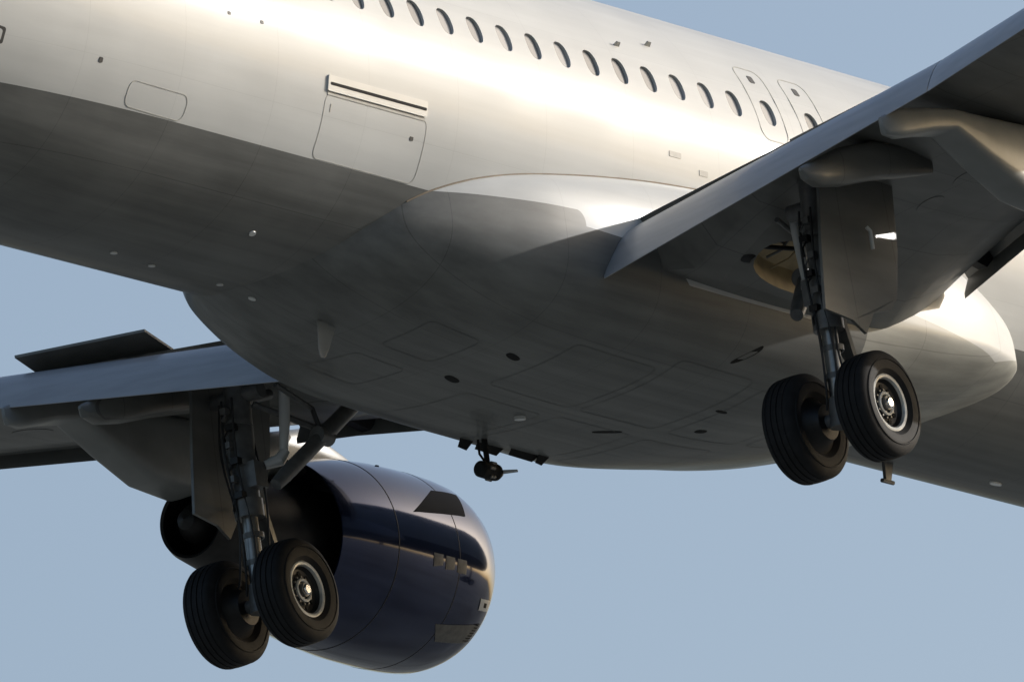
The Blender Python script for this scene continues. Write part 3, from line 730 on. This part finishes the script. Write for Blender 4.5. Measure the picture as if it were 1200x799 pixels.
def make_gear(s):
    y = 3.80*s
    mb = MB()
    mb.tube([(0.10, y, -0.95), (0.07, y, -1.6), (0.02, y, -2.55), (0.01, y, -2.72)], [0.15, 0.14, 0.135, 0.15], 24)
    mb.tube([(0.01, y, -2.60), (0.01, y, -2.80)], 0.165, 24)
    mb.tube([(0.08, y-0.32, -1.42), (0.08, y+0.32, -1.42)], 0.09, 16)
    mb.tube([(0.05, y-0.02*s, -1.5), (0.55, y-0.1*s, -1.35)], 0.06, 12)
    mb.box((0.03, y-0.13*s, -2.35), (0.22, 0.16, 0.28)); mb.box((0.12, y, -2.62), (0.18, 0.14, 0.16)); mb.box((0.03, y+0.14*s, -2.0), (0.16, 0.12, 0.3))
    gr = mb.build('main_landing_gear', M_STRUT, air); gr['label'] = 'starboard main landing gear with twin wheels' if s < 0 else 'port main landing gear with twin wheels'
    mb = MB(); mb.tube([(0.01, y, -2.7), (0.0, y, ZG+0.05)], 0.088, 24); mb.build('oleo_piston', M_STEEL, gr)
    mb = MB(); mb.tube([(0, y-0.60, ZG), (0, y+0.60, ZG)], 0.075, 20); mb.tube([(0, y, ZG+0.22), (0, y, ZG-0.10)], [0.11, 0.13], 20)
    mb.box((0.09, y, ZG+0.1), (0.16, 0.18, 0.18)); mb.build('axle', M_STRUT, gr)
    for dy in (-0.4635, 0.4635): wheel(gr, (0, y+dy, ZG), 1 if dy > 0 else -1)
    # torque links ahead of the leg
    for (a, b) in (((0.12, y, -2.66), (0.40, y, -3.12)), ((0.40, y, -3.12), (0.10, y, ZG+0.12))):
        a, b = Vector(a), Vector(b); d = (b-a).normalized(); nn = Vector((-d.z, 0, d.x))*0.035
        mb = MB(); w0, w1 = (0.13, 0.05) if a.z > -2.9 else (0.05, 0.13)
        vs = []
        for p, w in ((a, w0), (b, w1)):
            vs += [p+nn+Vector((0, w, 0)), p+nn-Vector((0, w, 0)), p-nn-Vector((0, w, 0)), p-nn+Vector((0, w, 0))]
        mb.add(vs, [(0, 1, 2, 3), (7, 6, 5, 4), (0, 4, 5, 1), (1, 5, 6, 2), (2, 6, 7, 3), (3, 7, 4, 0)]); mb.build('torque_link', M_STRUT, gr, False)
    # side stay up to the wing root
    mb = MB(); A = Vector((0.03, 3.42*s, -2.52)); B = Vector((1.28, 2.95*s, -1.42)); Mi = A.lerp(B, 0.52)
    mb.tube([A, A.lerp(B, 0.1), Mi], [0.07, 0.085, 0.085], 14); mb.tube([Mi, B], [0.095, 0.085], 14); mb.lathe([(-0.11, 0), (-0.11, 0.1), (0.11, 0.1), (0.11, 0)], Mi, (1, 0, 0), 18)
    mb.build('side_stay', M_STRUT, gr)
    mb = MB(); mb.tube([Mi+Vector((0.05, 0, 0.06)), Vector((0.1, 3.62*s, -1.55))], 0.035, 10); mb.tube([Mi, Mi+Vector((0.02, 0.1*s, 0.34)), Vector((0.1, 3.3*s, -1.42))], 0.03, 10)
    mb.build('lock_stay', M_STRUT, gr)
    mb = MB(); mb.tube([Vector((0.34, 3.36*s, -1.42)), Vector((0.32, 3.40*s, -1.8)), Vector((0.28, 3.44*s, -2.15))], [0.06, 0.06, 0.045], 12); mb.build('retraction_actuator', M_WHITE, gr)
    # hoses
    for j, (dx, dy) in enumerate(((-0.16, 0.05), (-0.15, -0.08), (0.12, -0.14*s), (-0.05, 0.17*s))):
        pts = []
        for i in range(14):
            t = i/13; z = -1.5+(ZG+0.25+1.5)*t
            pts.append((dx*(1+0.25*math.sin(5*t+j)), y+dy*(1+0.35*math.sin(7*t+2*j)), z))
        pts.append((dx*0.5, y+dy*2.2, ZG+0.1))
        mb = MB(); mb.tube(pts, 0.013, 8); mb.build('brake_hose', M_DARK, gr)
    for z in (-1.75, -2.2, -3.0, -3.3):
        mb = MB(); mb.lathe([(-0.03, 0.10), (-0.03, 0.16 if z > -2.6 else 0.12), (0.03, 0.16 if z > -2.6 else 0.12), (0.03, 0.10)], (0.03, y, z), (0, 0, 1), 20); mb.build('hose_clamp', M_STRUT, gr)
    for j in range(6):
        z = -1.62-0.19*j; mb = MB(); mb.box((-0.15, y+0.03*s*(-1)**j, z), (0.09, 0.07+0.03*(j % 2), 0.07)); mb.tube([(-0.15, y, z), (-0.19, y+0.05, z-0.10), (-0.12, y+0.09, z-0.17)], 0.011, 6); mb.build('junction_box', M_EXH if j % 2 else M_STRUT, gr)
    mb = MB(); mb.tube([(0.30, 3.42*s, -2.10), (0.24, 3.47*s, -2.2), (0.14, 3.6*s, -2.24)], [0.055, 0.075, 0.05], 12); mb.build('actuator_bracket', M_WHITE, gr)
    # leg door on the outboard side
    yo = 4.10
    poly = [(-0.28, -1.15), (1.14, -1.10), (1.02, -1.85), (0.84, -2.42), (0.66, -2.58), (0.32, -2.66), (0.12, -2.92), (-0.10, -2.80), (-0.55, -2.74), (-0.44, -2.0)]
    mb = MB(); n = len(poly)
    f_ = lambda x, z: 0.10*(1-((x-0.35)/0.9)**2)-0.05*(z+2.0)
    out = [Vector((x, s*(yo+f_(x, z)*0.4), z)) for x, z in poly]
    mb.prism(out, (0, s*0.035, 0)); d = mb.build('leg_door', M_GREYP, gr, False)
    mb = MB(); mb.tube([(0.42, s*(yo+0.085), -1.70), (0.46, s*(yo+0.10), -1.74), (0.46, s*(yo+0.10), -1.94)], 0.022, 8); mb.build('door_sun_patch', M_WHITE, gr)  # white tube put in for a patch of sunlight on the door
    mb = MB(); mb.tube([(0.55, s*(yo+0.01), -2.0), (0.06, y+0.1*s, -2.1)], 0.025, 8); mb.tube([(0.2, s*(yo+0.01), -2.6), (0.03, y+0.1*s, -2.62)], 0.025, 8); mb.build('door_link', M_STRUT, gr)
    return gr
make_gear(-1); make_gear(1)

# ------------------------------------------------------------------ ram air turbine below the port side of the fairing
rx, ry_ = 0.80, 1.20; rz_ = under(rx, ry_)
mb = MB(); mb.tube([(rx, ry_, rz_+0.15), (rx, ry_, rz_-0.30)], [0.035, 0.03], 12); mb.tube([(rx-0.12, ry_, rz_-0.02), (rx-0.13, ry_, rz_-0.18), (rx-0.04, ry_, rz_-0.26)], 0.014, 8)
rat = mb.build('ram_air_turbine', M_VENT, air); rat['label'] = 'small dark ram air turbine hanging on a strut under the belly'
mb = MB(); mb.lathe([(-0.19, 0), (-0.19, 0.06), (-0.15, 0.09), (0.0, 0.095), (0.03, 0.085), (0.08, 0.085), (0.10, 0.095), (0.14, 0.09), (0.17, 0.05), (0.18, 0)], (rx, ry_, rz_-0.35), (1, 0, 0), 24); mb.build('generator_body', M_VENT, rat)
for k in range(6):
    mb = MB(); a = 2*math.pi*k/6; p = Vector((rx-0.1+0.05*(k % 3), ry_+0.09*math.cos(a), rz_-0.35+0.09*math.sin(a))); mb.tube([p, p+Vector((0.09, 0, 0))], 0.02, 8); mb.build('pipe_fitting', M_STRUT, rat)
mb = MB(); mb.lathe([(0.13, 0.08), (0.18, 0.066), (0.23, 0.035), (0.245, 0)], (rx, ry_, rz_-0.35), (1, 0, 0), 20); mb.build('spinner', M_EXH, rat)
for sg in (-1, 1):
    mb = MB(); secs = []
    for i in range(7):
        t = i/6; r = 0.05+0.20*t; ch = 0.05-0.02*t; tw = math.radians(35-25*t)
        cc = Vector((rx+0.18, ry_+sg*r, rz_-0.35+sg*0.04*t)); dz = Vector((math.sin(tw)*ch/2, 0, sg*math.cos(tw)*ch/2)); th = Vector((0.008, 0, 0))
        secs.append([cc+dz, cc+th, cc-dz, cc-th])
    mb.loft(secs, True, True, True); mb.build('blade', M_BLADE, rat)
for (xa, xb, y0, y1, dz) in ((0.66, 0.90, 1.40, 1.46, 0.08), (0.92, 1.40, 1.36, 1.42, 0.06), (1.40, 1.92, 1.26, 1.32, 0.05), (1.85, 2.05, 1.22, 1.29, 0.07)):
    mb = MB(); q = [Vector((xa, y0, under(xa, y0)+0.01)), Vector((xb, y0, under(xb, y0)+0.01)), Vector((xb-0.06, y1, under(xb, y0)-dz)), Vector((xa+0.02, y1, under(xa, y0)-dz*0.8))]
    mb.prism(q, (0, 0.012, -0.012)); mb.build('bay_door', M_VENT, rat, False)

# ------------------------------------------------------------------ tail and nose gear, beyond the frame
def foil(c_le, chord, th, axis):
    out = []
    us = [0, .02, .08, .2, .4, .65, 1.0]; f_ = lambda u: 5*th*(0.2969*math.sqrt(u)-0.126*u-0.3516*u*u+0.2843*u**3-0.1036*u**4)*chord
    for u in reversed(us): out.append(Vector(c_le)+Vector((-u*chord, 0, 0))+axis*f_(u))
    for u in us[1:-1]: out.append(Vector(c_le)+Vector((-u*chord, 0, 0))-axis*f_(u))
    return out
mb = MB(); mb.loft([foil((-11.6, 0, 1.6), 6.2, .10, Vector((0, 1, 0))), foil((-12.6, 0, 2.4), 5.6, .10, Vector((0, 1, 0))), foil((-17.2, 0, 7.9), 2.2, .09, Vector((0, 1, 0)))], True, True, True)
mb.build('tail_fin', M_BLUE, air)
for s in (1, -1):
    mb = MB(); mb.loft([foil((-13.9, s*0.4, 0.75), 4.1, .10, Vector((0, 0, 1))), foil((-17.2, s*6.2, 1.35), 1.5, .09, Vector((0, 0, 1)))], True, True, True)
    mb.build('tailplane', M_GREYP, air)
mb = MB(); mb.tube([(12.64, 0, -1.7), (12.7, 0, -3.6)], [0.1, 0.07], 16); mb.tube([(12.7, -0.3, -3.6), (12.7, 0.3, -3.6)], 0.04, 10); ng = mb.build('nose_landing_gear', M_STRUT, air)
for dy in (-0.25, 0.25):
    mb = MB(); mb.lathe([(-0.06, 0.18), (-0.10, 0.25), (-0.09, 0.35), (-0.04, 0.38), (0.04, 0.38), (0.09, 0.35), (0.10, 0.25), (0.06, 0.18)], (12.7, dy, -3.6), (0, 1, 0), 40); mb.build('tyre', M_TYRE, ng)
    mb = MB(); mb.lathe([(-0.05, 0), (-0.05, 0.19), (0.05, 0.19), (0.05, 0)], (12.7, dy, -3.6), (0, 1, 0), 28); mb.build('rim', M_RIM, ng)
